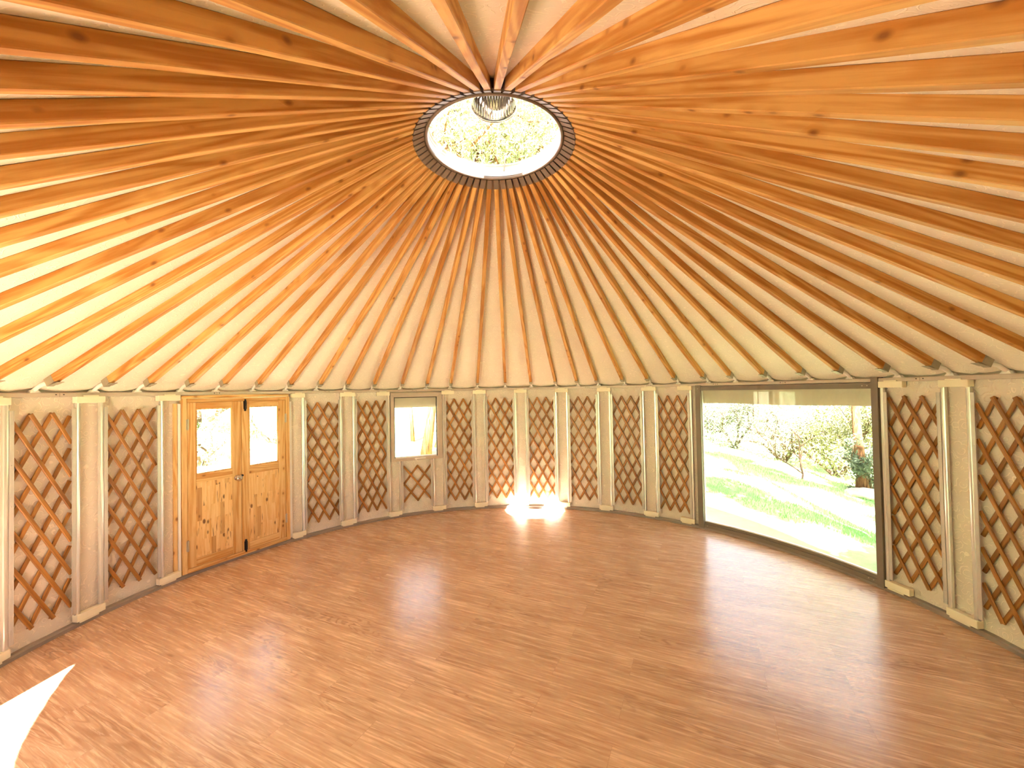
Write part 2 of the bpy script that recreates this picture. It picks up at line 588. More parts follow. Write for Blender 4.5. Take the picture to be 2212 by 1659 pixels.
def cloth_r(az, z):
    """lining is hung loosely: soft folds, more of them near the hem"""
    p = Vector((az * 0.055, z * 1.3, 0.0))
    low = max(0.0, 1.0 - z / 0.34)
    f = 0.004 * mnoise.noise(Vector((az * 0.5, z * 1.2, 3.1)))
    f += low * 0.012 * mnoise.noise(Vector((az * 0.55 + z * 5.0, z * 16.0, 9.0)))
    f += 0.0045 * max(0, mnoise.noise(Vector((az * 0.10, 4.0, 1.0)))) * mnoise.noise(Vector((az * 0.25, z * 26.0, 5.0)))
    return RC + f

def wall_piece(name, a0, a1, z0=0.03, z1=1.845, nz=74):
    n = max(2, int(abs(a1 - a0) / 0.5))
    V, Fc = [], []
    for i in range(n + 1):
        az = a0 + (a1 - a0) * i / n
        for j in range(nz + 1):
            z = z0 + (z1 - z0) * j / nz
            V.append(pt(az, cloth_r(az, z), z))
    for i in range(n):
        for j in range(nz):
            a = i * (nz + 1) + j
            Fc.append((a, a + 1, a + nz + 2, a + nz + 1))
    return V, Fc

def wall(name, pieces):
    V, Fc = [], []
    for p in pieces:
        v, f = wall_piece(name, *p)
        k = len(V)
        V += v
        Fc += [tuple(i + k for i in q) for q in f]
    o = raw(name, V, Fc, M['wall_cloth'], smooth=True)
    return put(o, kind='structure')

wall('wall_left', [(WIN3[1] - 0.3, DOOR[0] + 0.3)])
wall('wall_back', [(DOOR[1] - 0.3, WIN1[0] + 0.3), (WIN1[0] + 0.3, WIN1[1] - 0.3, 0.03, 0.85, 34), (WIN1[1] - 0.3, WIN2[0] + 0.3)])
wall('wall_right', [(WIN2[1] - 0.3, 180.0)])
wall('wall_front', [(-180.0, WIN3[0] + 0.3)])

# ------------------------------------------------------------------ rails round the foot and the head of the wall
def rail(name, prof, mat, mask=None):
    o = ring(name, prof, mat, n=240)
    return put(o, kind='structure')
rail('trim_1', [(R, Z_RAIL0), (R + 0.004, Z_RAIL0 - 0.003), (R + 0.035, Z_RAIL0 - 0.003), (R + 0.035, Z_RAIL1), (R + 0.006, Z_RAIL1), (R, Z_RAIL1 - 0.006)], M['rail'])
rail('trim_2', [(R, 0.0), (R + 0.06, 0.0), (R + 0.06, 0.036), (R + 0.012, 0.036), (R, 0.026)], M['base_rail'])
def rail_screws():
    bm = bmesh.new()
    for az in (-84.0, -62.7, -41.8, -21.6, -6.2, 8.0, 23.0, 38.0, 52.6, 65.4, 85.5):
        for s in (-0.42, 0.42):
            c = pt(az + s, R - 0.001, 0.5 * (Z_RAIL0 + Z_RAIL1))
            n = pt(az + s, 1.0)
            tube(bm, [c - n * 0.003, c + n * 0.003], 0.0045, 8)
        c = pt(az, R - 0.0005, Z_RAIL0)
        tube(bm, [c, c + Vector((0, 0, Z_RAIL1 - Z_RAIL0 - 0.005))], 0.0009, 4)
    put(from_bm('trim_3', bm, M['gasket']), kind='structure')
rail_screws()

# ------------------------------------------------------------------ rafters
FEET = {-14: -86.6, -13: -80.0, -12: -74.5, -11: -68.4, -10: -62.8, -9: -56.5, -8: -50.3, -7: -44.1, -6: -38.0, -5: -31.8, -4: -25.0,
        -3: -18.7, -2: -12.6, -1: -5.6, 0: 1.8, 1: 8.6, 2: 15.1, 3: 20.7, 4: 25.8, 5: 32.3, 6: 38.4, 7: 44.7, 8: 51.1, 9: 56.7,
        10: 63.2, 11: 70.0, 12: 76.1, 13: 82.7, 14: 89.0, 15: 94.8}

def crown_az(i):
    return PH + 360.0 / NR * i

def crown_pt(i, r, z):
    a = radians(crown_az(i))
    return Vector((CX + r * sin(a), CY + r * cos(a), z))

def even_foot(i):
    a = radians(crown_az(i))
    u = Vector((sin(a), cos(a)))
    c = Vector((CX, CY))
    b = c.dot(u)
    t = -b + sqrt(b * b - (c.dot(c) - R_FT ** 2))
    p = c + u * t
    return degrees(atan2(p.x, p.y))

def foot_az(i):
    j = (i + 29) % NR - 29
    if j in FEET:
        return FEET[j] + (360 if i > 29 else 0)
    f = even_foot(j)
    # ease from the last foot seen to even spacing
    if j < -14:
        f += (FEET[-14] - even_foot(-14)) * max(0, 1 - (-14 - j) / 5)
    elif j > 15:
        f += (FEET[15] - even_foot(15)) * max(0, 1 - (j - 15) / 5)
    return f

def rafter_line(i):
    return crown_pt(i, R_IN - 0.040, Z_IN + 0.040 * 0.556), pt(foot_az(i), R_FT, Z_FT)

ORD = ['', 'first', 'second', 'third', 'fourth', 'fifth', 'sixth', 'seventh', 'eighth', 'ninth', 'tenth', 'eleventh', 'twelfth', 'thirteenth', 'fourteenth', 'fifteenth']
RAFTER_LABEL = {
    -14: 'pine rafter whose foot sits above the leftmost trellis panel',
    -13: 'pine rafter whose foot sits above the uprights between the two leftmost trellis panels',
    -12: 'pine rafter whose foot sits above the trellis panel left of the door',
    -11: 'pine rafter whose foot sits above the left jamb of the wooden door',
    -10: 'pine rafter whose foot sits above the left door leaf, over its glass',
    -9: 'pine rafter whose foot sits above the right door leaf, over its black bolt side',
    -8: 'pine rafter whose foot sits above the right jamb of the wooden door',
    -7: 'pine rafter whose foot sits above the first trellis panel right of the door',
    -6: 'pine rafter landing above the pair of uprights midway between door and small window',
    -5: 'pine rafter whose foot sits above the trellis panel just left of the small window',
    -4: 'pine rafter whose foot sits above the left half of the small window',
    -3: 'pine rafter whose foot sits above the right half of the small window',
    -2: 'pine rafter whose foot sits above the trellis panel just right of the small window',
    -1: 'pine rafter landing above the first pair of uprights right of the small window',
    0: 'knotty pine rafter in the middle of the far wall, second trellis right of window',
    1: 'pine rafter landing just right of the knotty one in the middle of the far wall',
    2: 'second pine rafter to the right of the knotty middle one',
    3: 'third pine rafter to the right of the knotty middle one',
    4: 'fourth pine rafter to the right of the knotty middle one',
    5: 'fifth pine rafter to the right of the knotty middle one',
    6: 'pine rafter landing above the last pair of uprights left of the big window',
    7: 'pine rafter landing above the trellis panel beside the big window, on its left',
    8: 'pine rafter landing just inside the left end of the big window',
    9: 'second pine rafter landing above the big window, counted from its left end',
    10: 'pine rafter landing above the middle of the big window',
    11: 'third-last pine rafter landing above the big window, right of its middle',
    12: 'pine rafter landing nearest the right end of the big window, still above the glass',
    13: 'pine rafter landing above the trellis panel just right of the big window',
    14: 'pine rafter landing above the rightmost pair of uprights',
    15: 'pine rafter with the rightmost foot in view, above the rightmost trellis panel',
}
for k in range(15, 30):
    RAFTER_LABEL[-k] = 'pine rafter at left, %s one up from the lowest visible foot over the leftmost trellis' % ORD[k - 14]
for k in range(16, 30):
    RAFTER_LABEL[k] = 'pine rafter at right, %s one up from the rightmost visible rafter foot' % ORD[k - 15]

def frame_of(d):
    d = d.normalized()
    s = d.cross(Vector((0, 0, 1))).normalized()
    u = s.cross(d)
    return d, s, u

def make_rafter(i):
    A, B = rafter_line(i)
    d, s, u = frame_of(B - A)
    Lg = (B - A).length
    root = empty('rafter', pt(foot_az(i), R + 0.018, Z_RAIL1), 0.0, label=RAFTER_LABEL[i], category='rafter', group='rafters of the roof')
    inv = Matrix.Translation(-root.location)
    # wooden beam: local X runs down the slope
    rnd = random.Random(100 + i)
    bm = bmesh.new()
    nseg = 14
    prev = None
    tw = rnd.uniform(-.012, .012)
    L1 = Lg - 0.075
    for k in range(nseg + 1):
        t = k / nseg
        x = L1 * t
        dy = 0.004 * sin(pi * t) * rnd.uniform(.4, 1) * (1 if i % 2 else -1)
        ch = 0.003
        pr = [(-RW / 2 + ch, 0), (RW / 2 - ch, 0), (RW / 2, ch), (RW / 2, RH - ch), (RW / 2 - ch, RH), (-RW / 2 + ch, RH), (-RW / 2, RH - ch), (-RW / 2, ch)]
        rg = [bm.verts.new((x, a + dy, b)) for a, b in pr]
        if prev:
            for q in range(8):
                w = (q + 1) % 8
                bm.faces.new((prev[q], prev[w], rg[w], rg[q]))
        else:
            bm.faces.new(rg)
        prev = rg
    bm.faces.new(list(reversed(prev)))
    beam = from_bm('beam', bm, M['pine'])
    beam.parent = root
    mt = Matrix(((d.x, s.x, u.x, A.x), (d.y, s.y, u.y, A.y), (d.z, s.z, u.z, A.z), (0, 0, 0, 1)))
    beam.matrix_local = inv @ mt
    # steel shoe on the low end, with a tongue bent down under the beam
    bm = bmesh.new()
    box(bm, L1 - 0.004, L1 + 0.062, -RW / 2 - .003, RW / 2 + .003, -0.003, RH + .012, 0.002)
    v = [bm.verts.new(p) for p in ((L1 - .03, -RW / 2 - .003, -.016), (L1 - .03, RW / 2 + .003, -.016), (L1 + .03, RW / 2 + .003, -.004), (L1 + .03, -RW / 2 - .003, -.004),
                                    (L1 - .03, -RW / 2 - .003, -.019), (L1 - .03, RW / 2 + .003, -.019), (L1 + .03, RW / 2 + .003, -.008), (L1 + .03, -RW / 2 - .003, -.008))]
    for f in ((0, 1, 2, 3), (7, 6, 5, 4), (0, 4, 5, 1), (1, 5, 6, 2), (2, 6, 7, 3), (3, 7, 4, 0)):
        bm.faces.new([v[q] for q in f])
    cap = from_bm('end_cap', bm, M['cap'], root)
    cap.matrix_local = inv @ mt
    # pin from the shoe into the clamp on the rail
    fz = foot_az(i)
    p0 = A + d * (L1 + 0.05) + u * (RH * 0.5)
    p1 = pt(fz, R + 0.016, Z_RAIL1 + 0.012)
    pm = p0.lerp(p1, 0.55) + Vector((0, 0, 0.012))
    bm = bmesh.new()
    tube(bm, [inv @ p0, inv @ pm, inv @ p1], [0.016, 0.015, 0.013], 10)
    from_bm('pin', bm, M['white'], root, smooth=True)
    bm = bmesh.new()
    n = 0
    mt2 = inv @ Matrix.Translation(pt(fz, R + 0.016, Z_RAIL1)) @ Matrix.Rotation(-radians(fz), 4, 'Z')
    lo, hi = [], []
    for (x, y) in ((-.034, -.02), (.034, -.02), (.034, .018), (-.034, .018)):
        lo.append(bm.verts.new(mt2 @ Vector((x, y, -0.001))))
        hi.append(bm.verts.new(mt2 @ Vector((x * .55, y * .8, .02))))
    bm.faces.new(lo)
    bm.faces.new(hi)
    for q in range(4):
        w = (q + 1) % 4
        bm.faces.new((lo[q], lo[w], hi[w], hi[q]))
    from_bm('rail_clamp', bm, M['white'], root)
    return root

for i in range(-29, 30):
    make_rafter(i)

# ------------------------------------------------------------------ roof lining above the rafters
def make_ceiling():
    per, nr = 8, 26
    V, Fc = [], []
    tot = NR * per
    for a in range(tot):
        i = -29 + a // per
        w = (a % per) / per
        A0, B0 = rafter_line(i)
        A1, B1 = rafter_line(i + 1)
        j = (i + 29) % NR - 29
        for k in range(nr + 1):
            t = -0.02 + 1.065 * (k / nr)
            P0 = A0.lerp(B0, 0) + (B0 - A0) * t
            P1 = A1 + (B1 - A1) * t
            p = P0.lerp(P1, w)
            r0 = sqrt(P0.x ** 2 + P0.y ** 2)
            r1 = sqrt(P1.x ** 2 + P1.y ** 2)
            rr = sqrt(p.x ** 2 + p.y ** 2)
            tgt = r0 * (1 - w) + r1 * w
            if t > 0.6:
                p.x *= 1 + (tgt / rr - 1) * min(1, (t - .6) / .35)
                p.y *= 1 + (tgt / rr - 1) * min(1, (t - .6) / .35)
            bow = 4 * w * (1 - w)
            up = RH * 1.15 + 0.004
            wr = mnoise.noise(Vector((p.x * 5, p.y * 5, i * 1.7)))
            low = max(0.0, (t - 0.9) / 0.14)
            up -= bow * (0.010 + 0.014 * max(0, mnoise.noise(Vector((i * 3.3, t * 2, 0))))) * min(1, t * 3)
            up += 0.004 * wr * bow
            up -= low * (0.006 + 0.016 * bow + 0.008 * bow * mnoise.noise(Vector((p.x * 22, p.y * 22, 2))))
            V.append((p.x, p.y, p.z + up))
    for a in range(tot):
        b = (a + 1) % tot
        for k in range(nr):
            Fc.append((a * (nr + 1) + k, b * (nr + 1) + k, b * (nr + 1) + k + 1, a * (nr + 1) + k + 1))
    put(raw('ceiling', V, Fc, M['roof_cloth'], smooth=True), kind='structure')
    # outer canvas lapping over the wall, unseen, added to stop sun leaking in
    V, Fc = [], []
    n = 177
    prof = [(0.490, 3.570), (0.56, 3.555), (2.0, 2.745), (3.2, 2.075), (3.47, 1.935), (3.535, 1.865), (3.545, 1.80)]
    for (r, z) in prof:
        f = 1 - min(1.0, max(0.0, (r - 0.5) / 2.9))
        for k in range(n):
            a = 2 * pi * k / n
            V.append((CX * f + r * sin(a), CY * f + r * cos(a), z))
    for q in range(len(prof) - 1):
        for k in range(n):
            l = (k + 1) % n
            Fc.append((q * n + k, q * n + l, (q + 1) * n + l, (q + 1) * n + k))
    put(raw('roof', V, Fc, M['flap'], smooth=True), kind='structure')
    # valance of outer canvas closing the eaves outside the rail
    prof = [(R + 0.052, Z_RAIL0 - 0.02), (R + 0.060, Z_RAIL0 - 0.02), (R + 0.060, 1.93), (R + 0.052, 1.93)]
    put(ring('trim_4', prof, M['flap'], n=177), kind='structure')
make_ceiling()

# ------------------------------------------------------------------ crown ring with a bracket for every rafter
def make_crown():
    root = empty('crown_ring', (CX, CY, Z_LIP), 0.0, label='round taupe steel crown ring holding the rafter tops under the skylight', category='crown ring')
    inv = Vector((-CX, -CY, -Z_LIP))
    prof = [(0.464, 0.012), (0.488, 0.014), (0.488, 0.098), (0.464, 0.098)]
    ring('ring_band', prof, M['taupe'], root, n=118)
    lip = []
    for k in range(12):
        a = 2 * pi * k / 12
        lip.append((0.4515 + 0.0095 * cos(a), 0.010 + 0.012 * sin(a)))
    put(ring('lip', lip, M['taupe'], root, n=118, smooth=True), label='rounded inner lip')
    for i in range(-29, 30):
        A, B = rafter_line(i)
        d, s, u = frame_of(B - A)
        A = A + d * 0.046
        bm = bmesh.new()
        w = 0.0200
        L = 0.078
        mt = Matrix.Translation(inv) @ Matrix(((d.x, s.x, u.x, A.x), (d.y, s.y, u.y, A.y), (d.z, s.z, u.z, A.z), (0, 0, 0, 1)))
        box(bm, -L, 0, -w, w, -0.006, -0.0005, 0.0)
        box(bm, -L, 0, -w, -w + .001, -0.006, RH * .8, 0.0)
        box(bm, -L, 0, w - .001, w, -0.006, RH * .8, 0.0)
        bmesh.ops.remove_doubles(bm, verts=bm.verts, dist=1e-5)
        bmesh.ops.transform(bm, matrix=mt, verts=bm.verts)
        from_bm('bracket', bm, M['taupe'], root)
make_crown()

def make_skylight():
    z0 = Z_LIP + 0.02
    root = empty('skylight_dome', (CX, CY, z0), 0.0, label='clear domed skylight over the crown ring with a steel vent tube in its middle', category='skylight')
    def rg(nm, pr, mat, smooth=False):
        return ring(nm, [(r, z - z0) for r, z in pr], mat, root, n=96, smooth=smooth)
    put(rg('curb', [(0.447, 3.4965), (0.456, 3.4965), (0.456, 3.575), (0.446, 3.575), (0.446, 3.553), (0.442, 3.551), (0.442, 3.545), (0.447, 3.543)], M['white']), label='white curb')
    put(rg('dome_flange', [(0.438, 3.575), (0.475, 3.575), (0.475, 3.584), (0.438, 3.584)], M['white']), label='white flange')
    put(rg('seal_line', [(0.4462, 3.512), (0.4475, 3.512), (0.4475, 3.516), (0.4462, 3.516)], M['alu']), label='grey seal line')
    # shallow clear dome, pierced in the middle by the vent
    bm = bmesh.new()
    rings = []
    na = 72
    for k in range(13):
        t = k / 12
        r = 0.462 + (0.168 - 0.462) * t
        z = 3.582 + 0.20 * (1 - (r / 0.462) ** 2)
        rings.append([bm.verts.new((r * cos(2 * pi * q / na), r * sin(2 * pi * q / na), z - z0)) for q in range(na)])
    for a, b in zip(rings[:-1], rings[1:]):
        for q in range(na):
            w = (q + 1) % na
            bm.faces.new((a[q], a[w], b[w], b[q]))
    put(from_bm('dome', bm, M['glass'], root, smooth=True), label='clear dome')
    # vent tube, rolled rim, ridged wall, open below
    tb = [(0.157, 3.722), (0.160, 3.728), (0.157, 3.736), (0.153, 3.740), (0.153, 4.06), (0.150, 4.06), (0.150, 3.742), (0.148, 3.734), (0.150, 3.724)]
    vt = put(rg('vent_tube', tb, M['steel_tube'], smooth=True), label='ribbed steel vent tube')
    bm = bmesh.new()
    for q in range(46):
        a = 2 * pi * q / 46
        for rr in (0.149,):
            c, s_ = cos(a), sin(a)
            tube(bm, [(rr * c, rr * s_, 3.75 - z0), (rr * c, rr * s_, 4.05 - z0)], 0.0045, 6)
    from_bm('rib_lining', bm, M['steel_tube'], vt, smooth=True)
    bm = bmesh.new()
    vs = [bm.verts.new((0.20 * cos(2 * pi * q / 40), 0.20 * sin(2 * pi * q / 40), 4.16 - z0)) for q in range(40)]
    tp = bm.verts.new((0, 0, 4.24 - z0))
    for q in range(40):
        bm.faces.new((vs[q], vs[(q + 1) % 40], tp))
    from_bm('vent_cap', bm, M['steel_tube'], vt)
    bm = bmesh.new()
    tube(bm, [(0, 0, 4.22 - z0), (0, 0, 4.05 - z0)], 0.01, 8)
    for q in range(3):
        a = 2 * pi * q / 3
        tube(bm, [(0.0, 0.0, 4.05 - z0), (0.151 * cos(a), 0.151 * sin(a), 4.04 - z0)], 0.006, 6)
    from_bm('vent_spider', bm, M['steel_tube'], vt)
    for az, lean in ((9.0, 0.012), (-64.0, 0.05)):
        a = radians(az)
        n = Vector((sin(a), cos(a), 0))
        t = Vector((cos(a), -sin(a), 0))
        bm = bmesh.new()
        b0 = n * 0.439 + Vector((0, 0, 3.530 - z0))
        b1 = n * 0.425 + t * lean + Vector((0, 0, 3.612 - z0))
        tube(bm, [b0, b1], 0.0055, 8)
        st = from_bm('dome_stay', bm, M['cap'], root)
        bm = bmesh.new()
        dd = (b1 - b0).normalized()
        tube(bm, [b1 - dd * .002, b1 + dd * 0.022], 0.0065, 8)
        put(from_bm('stay_tip', bm, M['chrome'], st), label='metal tip')
make_skylight()

# ------------------------------------------------------------------ aluminium uprights with their cream end plates
Z_PIPE = (0.058, 1.80)
Z_FL = (0.115, 1.735)

def arc_x(c, az):
    return (az - c) * pi / 180.0 * R

def add_tube_part(root, x, z0, z1):
    prof = []
    for k in range(16):
        a = 2 * pi * k / 16
        ca, sa = cos(a), sin(a)
        prof.append((0.0165 * math.copysign(abs(ca) ** 0.55, ca), 0.0155 * math.copysign(abs(sa) ** 0.7, sa)))
    path = [(Vector((x, 0.012, z)), Vector((1, 0, 0)), Vector((0, 1, 0))) for z in (z0, z1)]
    return sweep('tube', prof, path, M['tube'], root, smooth=False)

def add_flange_part(root, xa, xb, z0, z1, side):
    bm = bmesh.new()
    box(bm, xa, xb, -0.004, 0.001, z0, z1, 0.001)
    e = xa if side < 0 else xb
    box(bm, e - .0015, e + .0015, -0.0055, 0.002, z0, z1, 0.0)
    k = xb if side < 0 else xa
    box(bm, k - .0015, k + .0015, -0.0035, 0.006, z0, z1, 0.0)
    xm = 0.5 * (xa + xb)
    for q in range(6):
        z = z0 + (z1 - z0) * (0.06 + 0.176 * q)
        tube(bm, [(xm, -0.0065, z), (xm, -0.0035, z)], 0.0035, 8)
    return from_bm('flange', bm, M['alu'], root)

def add_plate(root, name, xa, xb, z0, z1, tab):
    bm = bmesh.new()
    box(bm, xa, xb, -0.016, 0.034, z0, z1, 0.005)
    w = (xb - xa)
    if tab > 0:
        box(bm, xa + w * .24, xb - w * .24, -0.014, -0.004, z1 - .012, z1 + .009, 0.001)
    else:
        box(bm, xa + w * .10, xb - w * .24, -0.014, -0.004, z0 - .012, z0 + .012, 0.001)
    return from_bm(name, bm, M['cream'], root)

def upright(az, label, plate, tubes, tz=None, plates=('top', 'bottom'), bplate=None, group='aluminium uprights round the wall'):
    """plate: x range of the end plates; tubes: (x, side of the flange)"""
    root = empty('aluminium_upright', pt(az, R, 0.0), -radians(az), label=label, category='upright', group=group)
    z0, z1 = tz or Z_PIPE
    for x, side in tubes:
        add_tube_part(root, x, z0, z1)
        xa, xb = (x - 0.040, x - 0.017) if side < 0 else (x + 0.017, x + 0.040)
        add_flange_part(root, xa, xb, max(Z_FL[0], z0 + .002), min(Z_FL[1], z1 - .005), side)
    if 'top' in plates:
        add_plate(root, 'top_plate', plate[0], plate[1], 1.775, 1.829, 1)
    if 'bottom' in plates:
        bp = bplate or plate
        add_plate(root, 'bottom_plate', bp[0], bp[1], 0.042, 0.100, -1)
    return root

PAIR = ((-0.100, 0.100), [(-0.083, -1), (0.083, 1)])
upright(-90.79, 'pair of aluminium uprights at the left edge, beside the leftmost trellis', *PAIR)
upright(-80.53, 'pair of aluminium uprights between the two trellis panels left of the door', *PAIR)
upright(-37.33, 'pair of aluminium uprights between the two trellis panels left of the small window', *PAIR)
upright(-5.10, 'first pair of aluminium uprights to the right of the small window', *PAIR)
upright(5.69, 'second pair of aluminium uprights right of the small window, at the sun patch', *PAIR)
upright(16.36, 'pair of aluminium uprights just right of the sun patch at the wall foot', *PAIR)
upright(27.09, 'second-last pair of aluminium uprights before the big window', *PAIR)
upright(37.86, 'last pair of aluminium uprights before the big window', *PAIR)
upright(89.48, 'pair of aluminium uprights between the two rightmost trellis panels', *PAIR)
c = -70.9
upright(c, 'single aluminium upright just left of the wooden double door', (arc_x(c, -71.77), arc_x(c, -68.55)), [(arc_x(c, -71.17), -1)])
c = -47.2
upright(c, 'single aluminium upright just right of the wooden double door', (arc_x(c, -49.15), arc_x(c, -46.49)), [(arc_x(c, -46.84), 1)])
c = -27.85
upright(c, 'single aluminium upright along the left side of the small window', (arc_x(c, -30.75), arc_x(c, -27.62)), [(0.0, -1)], bplate=(-0.02, 0.172))
c = -14.35
upright(c, 'single aluminium upright along the right side of the small window', (-0.028, arc_x(c, -11.57)), [(0.0, 1)], bplate=(-0.185, 0.02))
c = 47.25
upright(c, 'single aluminium upright along the left side of the big window', (arc_x(c, 44.45), arc_x(c, 47.58)), [(0.0, -1)])
c = 80.55
upright(c, 'single aluminium upright along the right side of the big window', (arc_x(c, 80.28), arc_x(c, 83.42)), [(0.0, 1)])
upright(-25.25, 'short aluminium upright under the small window, left of its little trellis', (0, 0), [(0.0, 1)], tz=(0.101, 0.812), plates=())
upright(-17.12, 'short aluminium upright under the small window, right of its little trellis', (0, 0), [(0.0, -1)], tz=(0.101, 0.812), plates=())

# ------------------------------------------------------------------ trellis panels
def slat_mesh(x0, z0, x1, z1, xl, xr, w, th, y):
    """bar from (x0,z0) down to (x1,z1), clipped to xl..xr"""
    dx, dz = x1 - x0, z1 - z0
    ts = [0.0, 1.0]
    if dx:
        a, b = sorted(((xl - x0) / dx, (xr - x0) / dx))
        ts = [max(0.0, a), min(1.0, b)]
    if ts[1] - ts[0] < 0.03:
        return None
    p = Vector((x0 + dx * ts[0], y, z0 + dz * ts[0]))
    q = Vector((x0 + dx * ts[1], y, z0 + dz * ts[1]))
    d = (q - p).normalized()
    s = Vector((-d.z, 0, d.x))
    e = 0.010
    if ts[0] <= 0.0:
        p = p - d * e
    if ts[1] >= 1.0:
        q = q + d * e
    # keep the ends behind the flanges
    bm = bmesh.new()
    c = 0.003
    pr = [(-w / 2 + c, -th / 2), (w / 2 - c, -th / 2), (w / 2, -th / 2 + c), (w / 2, th / 2), (-w / 2, th / 2), (-w / 2, -th / 2 + c)]
    L = (q - p).length
    ra = [bm.verts.new((0, a, b)) for a, b in pr]
    rb = [bm.verts.new((L, a, b)) for a, b in pr]
    bm.faces.new(ra)
    bm.faces.new(list(reversed(rb)))
    for k in range(6):
        l = (k + 1) % 6
        bm.faces.new((ra[k], ra[l], rb[l], rb[k]))
    mt = Matrix(((d.x, s.x, 0, p.x), (d.y, s.y, 1, p.y), (d.z, s.z, 0, p.z), (0, 0, 0, 1)))
    return bm, mt

def trellis(label, az0, az1, pk1, pk2, zt=1.695, zb=0.163, periods=6, group='trellis panels round the wall'):
    c = 0.5 * (az0 + az1)
    root = empty('trellis_panel', pt(c, R, 0.0), -radians(c), label=label, category='trellis', group=group)
    xl, xr = arc_x(c, az0) - 0.006, arc_x(c, az1) + 0.006
    x1, x2 = arc_x(c, pk1), arc_x(c, pk2)
    a = x2 - x1
    span = a * periods
    rnd = random.Random(int(az0 * 100))
    sag = ((xr - xl) / 2) ** 2 / (2 * R)
    for k in range(-periods - 3, periods + 4):
        for sgn, y in ((1, 0.0140), (-1, 0.0262)):
            xa = x1 + k * a + rnd.uniform(-.0015, .0015)
            r = slat_mesh(xa, zt, xa + sgn * span, zb, xl, xr, 0.0275, 0.0105, y)
            if r is None:
                continue
            o = from_bm('slat', r[0], M['slat'])
            o.parent = root
            o.matrix_local = r[1]
    return root

trellis('leftmost trellis panel of crossed brown slats, at the left edge', -88.60, -82.56, -86.75, -84.52)
trellis('brown trellis panel just left of the wooden door', -78.42, -71.95, -76.38, -74.18)
trellis('first brown trellis panel right of the wooden door', -45.95, -39.30, -43.73, -41.37)
trellis('brown trellis panel just left of the small window', -35.25, -28.55, -32.92, -30.77)
trellis('short brown trellis panel under the small window', -24.60, -17.75, -21.0, -17.66, zt=0.722, zb=0.214, periods=2)
trellis('first tall brown trellis panel right of the small window', -13.65, -7.10, -11.6, -9.22)
trellis('brown trellis panel right of the window with the sun patch at its foot', -3.10, 3.72, -0.91, 1.52)
trellis('brown trellis panel behind the right half of the sun patch', 7.70, 14.40, 9.94, 12.29)
trellis('third-last brown trellis panel before the big window, clear of the sun patch', 18.38, 25.10, 20.47, 22.88)
trellis('second-last brown trellis panel before the big window', 29.12, 35.88, 31.26, 33.49)
trellis('brown trellis panel beside the big window, on its left', 39.88, 46.58, 42.06, 44.24)
trellis('brown trellis panel just right of the big window', 81.24, 87.45, 83.26, 85.44)
trellis('rightmost trellis panel of crossed brown slats, cut by the right edge', 91.50, 98.0, 93.25, 95.44)

